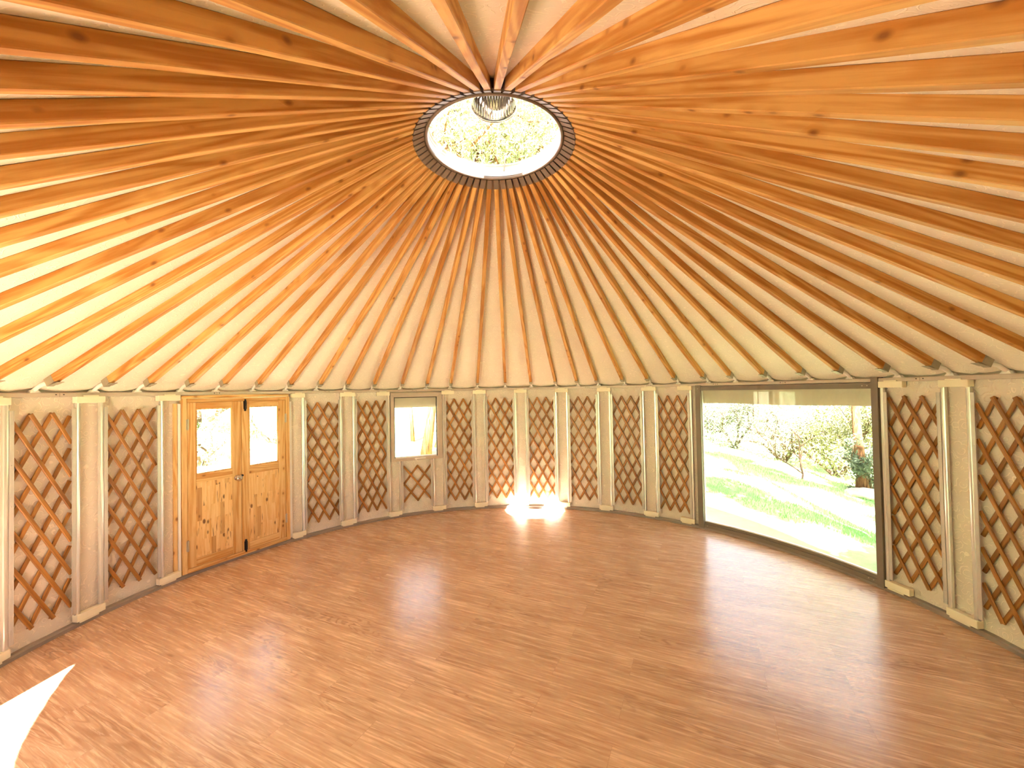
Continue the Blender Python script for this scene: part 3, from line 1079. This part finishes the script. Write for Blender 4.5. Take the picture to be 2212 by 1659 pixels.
# ------------------------------------------------------------------ double door
def make_door():
    az, rr = -58.9, 3.354
    root = empty('door_1', pt(az, rr, 0.0), -radians(az), kind='structure', label='knotty pine double door with a glazed upper half in each leaf')
    Y0, Y1 = 0.0, 0.075
    fr = empty('door_frame')
    fr.parent = root
    def b(name, x0, x1, z0, z1, mat, par, y0=Y0, y1=Y1, bev=0.002):
        return box_obj(name, x0, x1, y0, y1, z0, z1, mat, par, bev)
    b('jamb', -.553, -.510, .042, 1.792, M['door_board'], fr)
    b('jamb', .503, .550, .042, 1.792, M['door_board'], fr)
    b('head', -.5095, .5025, 1.752, 1.792, M['door_rail'], fr)
    b('head_board', -.553, .550, 1.7925, 1.822, M['door_rail'], fr, y0=.012)
    b('threshold', -.5095, .5025, .042, .082, M['door_rail'], fr)
    # left edge: sliver of a second stud and the pale sealing strips
    b('stud', -.616, -.583, .10, 1.745, M['door_board'], root, y0=.02, y1=.05)
    for z in (.27, .53, .80, 1.06, 1.29, 1.52):
        pass
    b('seal_strip', -.580, -.557, .085, 1.742, M['white'], root, y0=.015, y1=.03)
    b('seal_strip', .556, .584, .06, 1.728, M['white'], root, y0=.012, y1=.03)
    def leaf(x0, x1, gx0, gx1, wide_left, label):
        lf = empty('leaf', label=label)
        lf.parent = root
        y0, y1 = .010, .052
        zb, zt = .0835, 1.7505
        gz0, gz1 = 1.012, 1.688
        b('stile', x0, gx0, zb, zt, M['door_board'], lf, y0, y1)
        b('stile', gx1, x1, zb, zt, M['door_board'], lf, y0, y1)
        b('top_rail', gx0 + .0005, gx1 - .0005, gz1, zt, M['door_rail'], lf, y0, y1)
        b('lock_rail', gx0 + .0005, gx1 - .0005, .925, gz0, M['door_rail'], lf, y0, y1)
        b('bottom_rail', gx0 + .0005, gx1 - .0005, zb, .165, M['door_rail'], lf, y0, y1)
        b('stave_panel', gx0 + .0005, gx1 - .0005, .1655, .9245, M['staves'], lf, y0 + .005, y1 - .006, 0)
        bm = bmesh.new()
        w = .012
        box(bm, gx0, gx1, y0 + .006, y0 + .022, gz0, gz0 + w, .002)
        box(bm, gx0, gx1, y0 + .006, y0 + .022, gz1 - w, gz1, .002)
        box(bm, gx0, gx0 + w, y0 + .006, y0 + .022, gz0 + w, gz1 - w, .002)
        box(bm, gx1 - w, gx1, y0 + .006, y0 + .022, gz0 + w, gz1 - w, .002)
        put(from_bm('glazing_bead', bm, M['door_board'], lf), label='pale glazing bead')
        box_obj('pane', gx0 + .001, gx1 - .001, y0 + .024, y0 + .028, gz0 + .001, gz1 - .001, M['glass'], lf, 0)
        return lf
    L = leaf(-.507, .0005, -.430, -.090, True, 'left door leaf with the round knob')
    Rl = leaf(.0045, .500, .084, .420, False, 'right door leaf with black bolts top and bottom')
    for (a, b2, c2, d2) in ((-.5095, .5025, 1.71, 1.7515), (-.5095, .5025, .0825, .13), (-.5095, -.47, .13, 1.71), (.463, .5025, .13, 1.71), (-.03, .035, .13, 1.71)):
        b('door_stop', a, b2, c2, d2, M['door_rail'], fr, y0=.0535, y1=.0745, bev=0)
    def hinge(x, z, par):
        bm = bmesh.new()
        tube(bm, [(x, -.006, z - .055), (x, -.006, z + .055)], .0065, 10)
        box(bm, x - .012, x + .012, -.002, .001, z - .05, z + .05, 0)
        from_bm('hinge', bm, M['hinge'], par)
    for z in (1.53, .316):
        hinge(-.5085, z, L)
    for z in (1.53, .312):
        hinge(.5015, z, Rl)
    # knob on its rose
    bm = bmesh.new()
    pr = [(.0, .031), (-.010, .031), (-.014, .016), (-.030, .013), (-.036, .024), (-.048, .033), (-.062, .030), (-.070, .018), (-.072, .0005)]
    k = 20
    rings = [[bm.verts.new((-.045 + r * cos(2 * pi * q / k), y + .010, .908 + r * sin(2 * pi * q / k))) for q in range(k)] for y, r in pr]
    for a, c2 in zip(rings[:-1], rings[1:]):
        for q in range(k):
            w = (q + 1) % k
            bm.faces.new((a[q], a[w], c2[w], c2[q]))
    put(from_bm('knob', bm, M['chrome'], L, smooth=True), label='round polished door knob')
    bm = bmesh.new()
    tube(bm, [(.0045, -.006, .925), (.0045, .004, .925)], .012, 10)
    from_bm('latch_plate', bm, M['black'], Rl)
    for z0, z1, nm in ((1.640, 1.772, 'top'), (.070, .205, 'bottom')):
        bm = bmesh.new()
        box(bm, .024, .056, .000, .0099, z0 + .02, z1 - .02, .003)
        tube(bm, [(.040, .002, z0 + .02), (.040, .002, z0)], .010, 10)
        tube(bm, [(.040, .002, z1 - .02), (.040, .002, z1)], .010, 10)
        tube(bm, [(.040, -.006, z0), (.040, -.006, z1)], .006, 10)
        tube(bm, [(.040, -.006, .5 * (z0 + z1) - .02), (.040, -.020, .5 * (z0 + z1) - .02)], .0035, 8)
        put(from_bm('slide_bolt', bm, M['black'], Rl), label='black sliding bolt at the %s' % nm)
make_door()

# ------------------------------------------------------------------ small window
def make_small_window():
    az, rr = -21.05, 3.379
    root = empty('window_1', pt(az, rr, 0.0), -radians(az), kind='structure', label='small nearly square window in a pale metal frame')
    x0, x1, z0, z1 = -.378, .372, .814, 1.812
    ix0, ix1, iz0, iz1 = -.330, .300, .856, 1.748
    fr = empty('window_frame')
    fr.parent = root
    def mitre(name, pts, y0, y1, mat):
        bm = bmesh.new()
        a = [bm.verts.new((x, y0, z)) for x, z in pts]
        c2 = [bm.verts.new((x, y1, z)) for x, z in pts]
        bm.faces.new(a)
        bm.faces.new(list(reversed(c2)))
        for k in range(len(pts)):
            l = (k + 1) % len(pts)
            bm.faces.new((a[k], a[l], c2[l], c2[k]))
        bmesh.ops.bevel(bm, geom=bm.edges[:], offset=.002, segments=1, affect='EDGES')
        return from_bm(name, bm, mat, fr)
    o = [(x0, z0), (x1, z0), (x1, z1), (x0, z1)]
    n = [(ix0, iz0), (ix1, iz0), (ix1, iz1), (ix0, iz1)]
    for k, nm in enumerate(('sill_rail', 'stile', 'head_rail', 'stile')):
        l = (k + 1) % 4
        mitre(nm, [o[k], o[l], n[l], n[k]], -.004, .055, M['winframe'])
    bm = bmesh.new()
    g = .012
    for (a, b, c2, d) in ((ix0, ix1, iz0, iz0 + g), (ix0, ix1, iz1 - g, iz1), (ix0, ix0 + g, iz0 + g, iz1 - g), (ix1 - g, ix1, iz0 + g, iz1 - g)):
        box(bm, a, b, .020, .05, c2, d, 0)
    from_bm('gasket', bm, M['gasket'], root)
    box_obj('sash_rail', ix0 + g, ix1 - g, .018, .048, iz0 + .0, iz0 + .020, M['white'], root, .002)
    box_obj('pane', ix0 + .001, ix1 - .001, .034, .038, iz0 + .001, iz1 - .001, M['glass'], root, 0)
    bm = bmesh.new()
    box(bm, -.045, .118, -.012, -.0045, .832, .846, .002)
    box(bm, -.035, -.015, -.016, -.0045, .818, .850, .002)
    put(from_bm('catch', bm, M['white'], root), label='white sliding catch')
    # canvas flap outside, hanging over the top of the pane
    V, Fc = [], []
    nx, nz = 24, 8
    for i in range(nx + 1):
        for j in range(nz + 1):
            x = ix0 - .05 + (ix1 - ix0 + .10) * i / nx
            z = 1.590 + .010 * sin(i * .5) * 0 + (1.80 - 1.590) * j / nz
            y = .075 + .010 * mnoise.noise(Vector((x * 6, z * 14, 4))) + (.012 if j == 0 else 0)
            V.append((x, y, z))
    for i in range(nx):
        for j in range(nz):
            k = i * (nz + 1) + j
            Fc.append((k, k + 1, k + nz + 2, k + nz + 1))
    put(raw('flap', V, Fc, M['flap'], root, smooth=True), label='pale canvas flap behind the top of the pane')
make_small_window()

# ------------------------------------------------------------------ big curved windows
def make_big_window(name, a0, a1, label, flap_z):
    root = empty(name, (0, 0, 0), 0.0, kind='structure', label=label)
    fr = empty('window_frame')
    fr.parent = root
    n = 32
    zt0, zt1, zb0, zb1 = 1.768, 1.822, 0.030, 0.098
    dj0, dj1 = 1.10, 0.92
    def arcbar(nm, r0, r1, z0, z1, mat, par, b0=a0, b1=a1):
        pr = [(r0, z0), (r1, z0), (r1, z1), (r0, z1)]
        return sweep(nm, pr, arc_path(b0, b1, n), mat, par)
    arcbar('head_rail', R - .006, R + .05, zt0, zt1, M['bigframe'], fr, a0 + dj0, a1 - dj1)
    arcbar('sill_rail', R - .004, R + .05, zb0, zb1 - .030, M['bigframe'], fr, a0 + dj0, a1 - dj1)
    arcbar('sill_step', R + .014, R + .05, zb1 - .030, zb1, M['bigframe'], fr, a0 + dj0, a1 - dj1)
    for nm, b0, b1, top in (('jamb', a0, a0 + dj0, 1.835), ('jamb', a1 - dj1, a1, 1.868)):
        pr = [(R - .016, .022), (R + .05, .022), (R + .05, top), (R - .016, top)]
        sweep(nm, pr, arc_path(b0, b1, 3), M['bigframe'], fr)
    g = 0.16
    bm_parts = [(a0 + dj0, a0 + dj0 + g, zb1, zt0), (a1 - dj1 - g, a1 - dj1, zb1, zt0)]
    for b0, b1, z0, z1 in bm_parts:
        sweep('edge_strip', [(R + .018, z0), (R + .045, z0), (R + .045, z1), (R + .018, z1)], arc_path(b0, b1, 2), M['white'], fr)
    arcbar('lit_lip', R + .020, R + .046, zb1, zb1 + .012, M['white'], fr, a0 + dj0 + g, a1 - dj1 - g)  # white puts the daylight on the sill's top lip into its colour
    put(sweep('pane', [(R + .030, zb1 + .002), (R + .034, zb1 + .002), (R + .034, zt0 - .001), (R + .030, zt0 - .001)], arc_path(a0 + dj0 + .02, a1 - dj1 - .02, n), M['glass'], root), label='clear flexible pane')
    bm = bmesh.new()
    for b0, z in ((a0 + dj0 * .5, 1.79), (a1 - dj1 - .6, 1.795), (a1 - dj1 - 1.3, 1.795), (a1 - dj1 - .6, .055), (a1 - dj1 - 1.3, .055), (a0 + dj0 + .7, .055)):
        c2, nn = pt(b0, R - .017 if b0 < a0 + 1 else R - .006, z), pt(b0, 1.0)
        tube(bm, [c2 - nn * .003, c2 + nn * .003], .005, 8)
    from_bm('screw', bm, M['hinge'], fr)
    # canvas flap outside over the head of the pane
    V, Fc = [], []
    nx, nz = 80, 10
    for i in range(nx + 1):
        az = a0 + 0.3 + (a1 - a0 - 0.6) * i / nx
        for j in range(nz + 1):
            zb = flap_z + .006 * sin(i * .11)
            z = zb + (1.835 - zb) * j / nz
            r = R + .072 + .008 * mnoise.noise(Vector((az * .6, z * 9, 1))) + .016 * (1 - j / nz) * (0.5 + 0.5 * mnoise.noise(Vector((az * .2, 3, 1)))) - (.010 if j == 8 else 0)
            V.append(pt(az, r, z))
    for i in range(nx):
        for j in range(nz):
            k = i * (nz + 1) + j
            Fc.append((k, k + 1, k + nz + 2, k + nz + 1))
    put(raw('flap', V, Fc, M['flap'], root, smooth=True), label='pale canvas flap behind the top of the pane')
make_big_window('window_2', WIN2[0], WIN2[1], 'big curved window in a taupe frame looking onto the lawn', 1.600)
make_big_window('window_3', WIN3[0], WIN3[1], 'big curved window behind the camera letting in the low left sun patch', 1.535)

# ------------------------------------------------------------------ the hillside outside
def ground_z(x, y):
    r = sqrt(x * x + y * y)
    s = max(0.0, min(1.0, x / 4.5))
    s = s * s * (3 - 2 * s)
    zp = (0.455 - 0.215 * x + 0.0747 * y) * s + (-0.22 + (0.034 * x * x if x < 0 else 0.0)) * (1 - s)
    zp = max(-2.2, min(2.6, zp))
    t = max(0.0, min(1.0, (r - 3.9) / 3.2))
    t = t * t * (3 - 2 * t)
    z = -0.16 * (1 - t) + zp * t
    z += 0.10 * t * mnoise.noise(Vector((x * 0.35, y * 0.35, 2.0))) + 0.03 * mnoise.noise(Vector((x * 1.3, y * 1.3, 5.0))) * t
    return z

def make_ground():
    nr, na = 60, 144
    V, Fc = [], []
    for i in range(nr + 1):
        r = 3.30 + 0.10 * i + 0.018 * i * i
        for k in range(na):
            p = pt(360.0 * k / na, r)
            V.append((p.x, p.y, ground_z(p.x, p.y)))
    for i in range(nr):
        for k in range(na):
            l = (k + 1) % na
            Fc.append((i * na + k, i * na + l, (i + 1) * na + l, (i + 1) * na + k))
    put(raw('ground', V, Fc, M['lawn'], smooth=True), kind='structure')
make_ground()

def grass_blades():
    rnd = random.Random(3)
    V, Fc = [], []
    def blade(x, y, h):
        z = ground_z(x, y)
        a = rnd.uniform(0, 2 * pi)
        w = rnd.uniform(.004, .009)
        lx, ly = rnd.gauss(0, .35) * h, rnd.gauss(0, .35) * h
        k = len(V)
        V.append((x - w * cos(a), y - w * sin(a), z - .01))
        V.append((x + w * cos(a), y + w * sin(a), z - .01))
        V.append((x + lx, y + ly, z + h))
        Fc.append((k, k + 1, k + 2))
    n = 0
    while n < 26000:                                  # lawn seen through the big window
        a, r = rnd.uniform(20, 68), rnd.uniform(5.0, 15.0)
        p = pt(a, r)
        n += 1
        if r + .3 * (p.x - p.y) < 5.5:
            continue
        blade(p.x, p.y, rnd.uniform(.03, .09))
    n = 0
    while n < 9000:                                   # bank seen through the door
        a, r = rnd.uniform(-72, -40), rnd.uniform(4.2, 10.5)
        p = pt(a, r)
        blade(p.x, p.y, rnd.uniform(.05, .22))
        n += 1
    put(raw('grass', V, Fc, M['blade']), kind='stuff', label='short grass on the lawn and bank outside the windows', category='grass')
grass_blades()

def leaf_cloud(rnd, blobs, count, size, flat=0.6):
    V, Fc = [], []
    tot = sum(b[3] for b in blobs)
    for (c, rad, sq, wgt) in blobs:
        c = Vector(c)
        for _ in range(int(count * wgt / tot)):
            d = Vector((rnd.gauss(0, 1), rnd.gauss(0, 1), rnd.gauss(0, 1))).normalized()
            rr = rad * (rnd.random() ** 0.42)
            p = c + Vector((d.x * rr, d.y * rr, d.z * rr * sq))
            p += Vector((mnoise.noise(p * 2.1), mnoise.noise(p * 2.1 + Vector((7, 0, 0))), mnoise.noise(p * 2.1 + Vector((0, 9, 0))))) * rad * .3
            s = size * rnd.uniform(.6, 1.4)
            a = Vector((rnd.gauss(0, 1), rnd.gauss(0, 1), rnd.gauss(0, 1) - .5)).normalized()
            b = a.cross(Vector((rnd.gauss(0, 1), rnd.gauss(0, 1), rnd.gauss(0, 1)))).normalized()
            k = len(V)
            V.extend((p - a * s, p + b * s * .3, p + a * s, p - b * s * .3))
            Fc.append((k, k + 1, k + 2, k + 3))
    return V, Fc

def branchy(bm, rnd, p, d, L, r, depth, spread=.7, seg=3, droop=0.0):
    pts, rad = [p.copy()], [r]
    q = p.copy()
    dd = d.copy()
    for k in range(seg):
        dd = (dd + Vector((rnd.gauss(0, .16), rnd.gauss(0, .16), rnd.gauss(0, .12) - droop))).normalized()
        q = q + dd * (L / seg)
        pts.append(q.copy())
        rad.append(r * (1 - .35 * (k + 1) / seg))
    tube(bm, pts, rad, 6 if r < .05 else 10)
    ends = [q.copy()]
    if depth > 0:
        for _ in range(rnd.choice((2, 3))):
            nd = (dd + Vector((rnd.gauss(0, spread), rnd.gauss(0, spread), rnd.gauss(0, spread * .6)))).normalized()
            st = pts[-1] if rnd.random() < .6 else pts[-2]
            ends += branchy(bm, rnd, st.copy(), nd, L * rnd.uniform(.55, .8), r * .55, depth - 1, spread, seg, droop)
    return ends

def shrub(seed, x, y, w, h, mat, n, label, size=.06, stems=4, low=.15, name='shrub', cat='shrub', grp='shrubs beyond the lawn'):
    rnd = random.Random(seed)
    z = ground_z(x, y)
    root = empty(name, (x, y, z - .03), 0.0, label=label, category=cat, group=grp)
    bm = bmesh.new()
    blobs = []
    for k in range(stems):
        a = 2 * pi * k / stems + rnd.uniform(-.5, .5)
        d = Vector((cos(a) * .55, sin(a) * .55, 1)).normalized()
        for e in branchy(bm, rnd, Vector((0.05 * cos(a), 0.05 * sin(a), 0)), d, h * .45, .035 + .01 * h, 2, .6):
            blobs.append(((e.x, e.y, max(low * h, min(e.z, h))), w * .32, .8, 1.0))
    for k in range(9):
        a = rnd.uniform(0, 2 * pi)
        rr = w * .55 * sqrt(rnd.random())
        blobs.append(((rr * cos(a), rr * sin(a), rnd.uniform(low, .9) * h), w * .34, .75, 1.2))
    from_bm('stems', bm, M['twig'], root)
    V, Fc = leaf_cloud(rnd, blobs, n, size)
    put(raw('foliage', V, Fc, M[mat], root), kind='stuff')
    return root

def tree(seed, x, y, h, r, crown, mat, n, label, size=.10, lean=(0, 0), crown_z=.72, crown_sq=.55, blobs_n=14, grp='trees beyond the yurt'):
    rnd = random.Random(seed)
    z = ground_z(x, y)
    root = empty('tree', (x, y, z - .05), 0.0, label=label, category='tree', group=grp)
    bm = bmesh.new()
    top = Vector((lean[0], lean[1], h * crown_z))
    pts, rad = [], []
    for k in range(9):
        t = k / 8
        pts.append(Vector((top.x * t + .12 * r * 6 * sin(t * 5 + seed), top.y * t + .08 * sin(t * 4 + seed * 2), top.z * t)))
        rad.append(r * (1.0 - .5 * t) * (1.35 if k == 0 else 1))
    tube(bm, pts, rad, 14)
    from_bm('trunk', bm, M['trunk'], root, smooth=True)
    bm = bmesh.new()
    ends = []
    for k in range(5):
        a = 2 * pi * k / 5 + rnd.uniform(-.4, .4)
        ends += branchy(bm, rnd, pts[6 + k % 3], Vector((cos(a), sin(a), .7)).normalized(), crown * .75, r * .42, 2, .55)
    from_bm('branches', bm, M['trunk'], root)
    blobs = [((e.x, e.y, e.z), crown * .30, .7, 1.0) for e in ends]
    for k in range(blobs_n):
        a = rnd.uniform(0, 2 * pi)
        rr = crown * .8 * sqrt(rnd.random())
        blobs.append(((top.x + rr * cos(a), top.y + rr * sin(a), h * crown_z + rnd.uniform(-.2, .9) * crown * crown_sq), crown * .34, .7, 1.1))
    V, Fc = leaf_cloud(rnd, blobs, n, size)
    put(raw('foliage', V, Fc, M[mat], root), kind='stuff')
    return root

# shrubs and the thick trunk framed by the big window
shrub(11, 7.4, 12.8, 1.7, 1.9, 'leaf_grey', 5200, 'grey-green shrub at the top left of the big window view', .055)
shrub(12, 9.4, 13.0, 1.9, 2.3, 'leaf_grey', 6000, 'grey-green shrub left of centre in the big window view', .055)
shrub(13, 9.9, 11.0, 1.7, 2.1, 'leaf_grey', 5200, 'grey shrub full of bare twigs in the centre of the big window view', .05, stems=8)
shrub(14, 10.7, 9.6, 1.7, 2.4, 'leaf_olive', 5600, 'olive shrub right of centre in the big window view', .06)
shrub(15, 11.2, 8.0, 1.5, 2.6, 'leaf_olive', 4800, 'olive foliage behind the thick tree trunk in the big window view', .06)
shrub(16, 9.45, 7.2, .65, 1.5, 'leaf_dark', 3000, 'dark green bush right of the thick trunk in the big window', .05, low=.05)
shrub(17, 13.5, 15.5, 2.6, 3.0, 'leaf_olive', 4200, 'far olive shrub behind the others in the big window view', .09)
tree(21, 9.04, 7.09, 6.5, .12, 2.0, 'leaf_olive', 6000, 'thick brown trunk of the tree at the right in the big window', .07, lean=(.5, .3), crown_z=.62)

def fallen_branch():
    rnd = random.Random(5)
    x, y = 8.0, 7.6
    z = ground_z(x, y)
    root = empty('fallen_branch', (x, y, z), 0.0, label='bare forked dead branch standing on the lawn beyond the big window', category='branch')
    bm = bmesh.new()
    branchy(bm, rnd, Vector((0, 0, -.02)), Vector((.35, .2, .8)).normalized(), .75, .026, 3, .75, 4)
    from_bm('forked_stem', bm, M['twig'], root)
    bm = bmesh.new()
    branchy(bm, rnd, Vector((.1, .1, .15)), Vector((-.6, .5, .5)).normalized(), .8, .02, 3, .7, 4)
    from_bm('side_branch', bm, M['twig'], root)
fallen_branch()

def hose():
    bm = bmesh.new()
    pts = []
    for k in range(26):
        t = k / 25
        x = 5.40 + 0.55 * t - 0.95 * t * t
        y = 4.20 - 1.75 * t + .02 * sin(t * 9)
        pts.append((x, y, ground_z(x, y) + .03))
    tube(bm, pts, .011, 8)
    put(from_bm('garden_hose', bm, M['hose'], smooth=True), label='thin pale hose lying on the grass outside the big window', category='hose')
hose()

def stone():
    bm = bmesh.new()
    bmesh.ops.create_icosphere(bm, subdivisions=3, radius=1.0)
    for v in bm.verts:
        k = 1 + .3 * mnoise.noise(v.co * 1.3) + .12 * mnoise.noise(v.co * 4)
        v.co = Vector((v.co.x * .42 * k, v.co.y * .3 * k, v.co.z * .16 * k))
    o = from_bm('rock', bm, M['rock'], smooth=True)
    x, y = 8.75, 6.55
    o.location = (x, y, ground_z(x, y) + .06)
    put(o, label='low grey rock at the foot of the thick trunk outside the big window', category='rock')
stone()

shrub(18, 8.6, 14.6, 1.9, 2.0, 'leaf_grey', 5200, 'pale shrub filling the gap between the two leftmost shrubs in the big window', .06)
shrub(19, 12.4, 11.6, 2.2, 2.6, 'leaf_grey', 5200, 'pale grey-green shrub behind the twiggy one in the big window', .06)

# trees seen through the small window and, higher up, through the skylight
tree(31, -2.15, 9.2, 13.6, .13, 2.7, 'leaf_pale', 15300, 'slim tree whose trunk stands at the right in the small window', .08, lean=(.9, -.3), crown_z=.68)
tree(32, -2.0, 10.6, 14.8, .20, 3.0, 'leaf_pale', 15300, 'stout tree whose trunk is cut by the right edge of the small window', .08, lean=(1.6, .1), crown_z=.68)
tree(33, -3.1, 11.5, 14.4, .06, 2.4, 'leaf_pale', 10200, 'thin tree whose trunk stands in the middle of the small window', .08, lean=(-.4, .2), crown_z=.7)
tree(34, 1.6, 11.5, 15.6, .22, 3.2, 'leaf_pale', 20400, 'tall pale-leaved tree seen through the skylight only', .08, lean=(-.3, .2), crown_z=.66)

# reeds at the left in the door glass
shrub(41, -5.2, 4.35, .45, .75, 'leaf_weed', 1600, 'clump of green weeds low in the left door glass', .03, stems=4, low=.05, name='weed_clump', cat='weeds', grp='weeds on the bank')
shrub(42, -6.3, 5.8, .8, 1.5, 'leaf_weed', 4200, 'tall green weeds behind the low clump, seen in the left door glass', .035, stems=3, low=.1, name='weed_clump', cat='weeds', grp='weeds on the bank')
shrub(43, -5.2, 6.6, 1.1, .9, 'leaf_weed', 2000, 'low green weeds on the bank, seen in the right door glass', .035, stems=3, low=.05, name='weed_clump', cat='weeds', grp='weeds on the bank')

# trees standing to the right of the yurt; they throw the two bands of shade across the lawn
tree(51, 4.75, -0.3, 5.8, .12, .95, 'leaf_olive', 6000, 'tree outside to the right that shades the near band of lawn', .09, lean=(-.6, .2), crown_z=.76, crown_sq=.7, grp='shade trees right of the yurt')
tree(52, 4.9, -1.9, 6.0, .12, .95, 'leaf_olive', 6000, 'tree outside further back that shades the lawn nearest the big window', .09, lean=(-.5, .3), crown_z=.74, crown_sq=.7, grp='shade trees right of the yurt')
tree(55, 4.4, -3.2, 6.0, .12, .9, 'leaf_olive', 6000, 'rearmost tree outside to the right, shading the lawn at the window foot', .09, lean=(-.5, .0), crown_z=.74, crown_sq=.7, grp='shade trees right of the yurt')
tree(53, 5.6, 1.0, 10.2, .17, 1.1, 'leaf_olive', 7000, 'tall tree outside that shades the far band of lawn at the left', .11, lean=(-.1, .2), crown_z=.78, crown_sq=.5, grp='shade trees right of the yurt')
tree(54, 7.3, -0.6, 9.6, .17, 1.2, 'leaf_olive', 7000, 'tall tree outside that shades the lawn before the thick trunk', .11, lean=(.1, .2), crown_z=.80, crown_sq=.5, grp='shade trees right of the yurt')
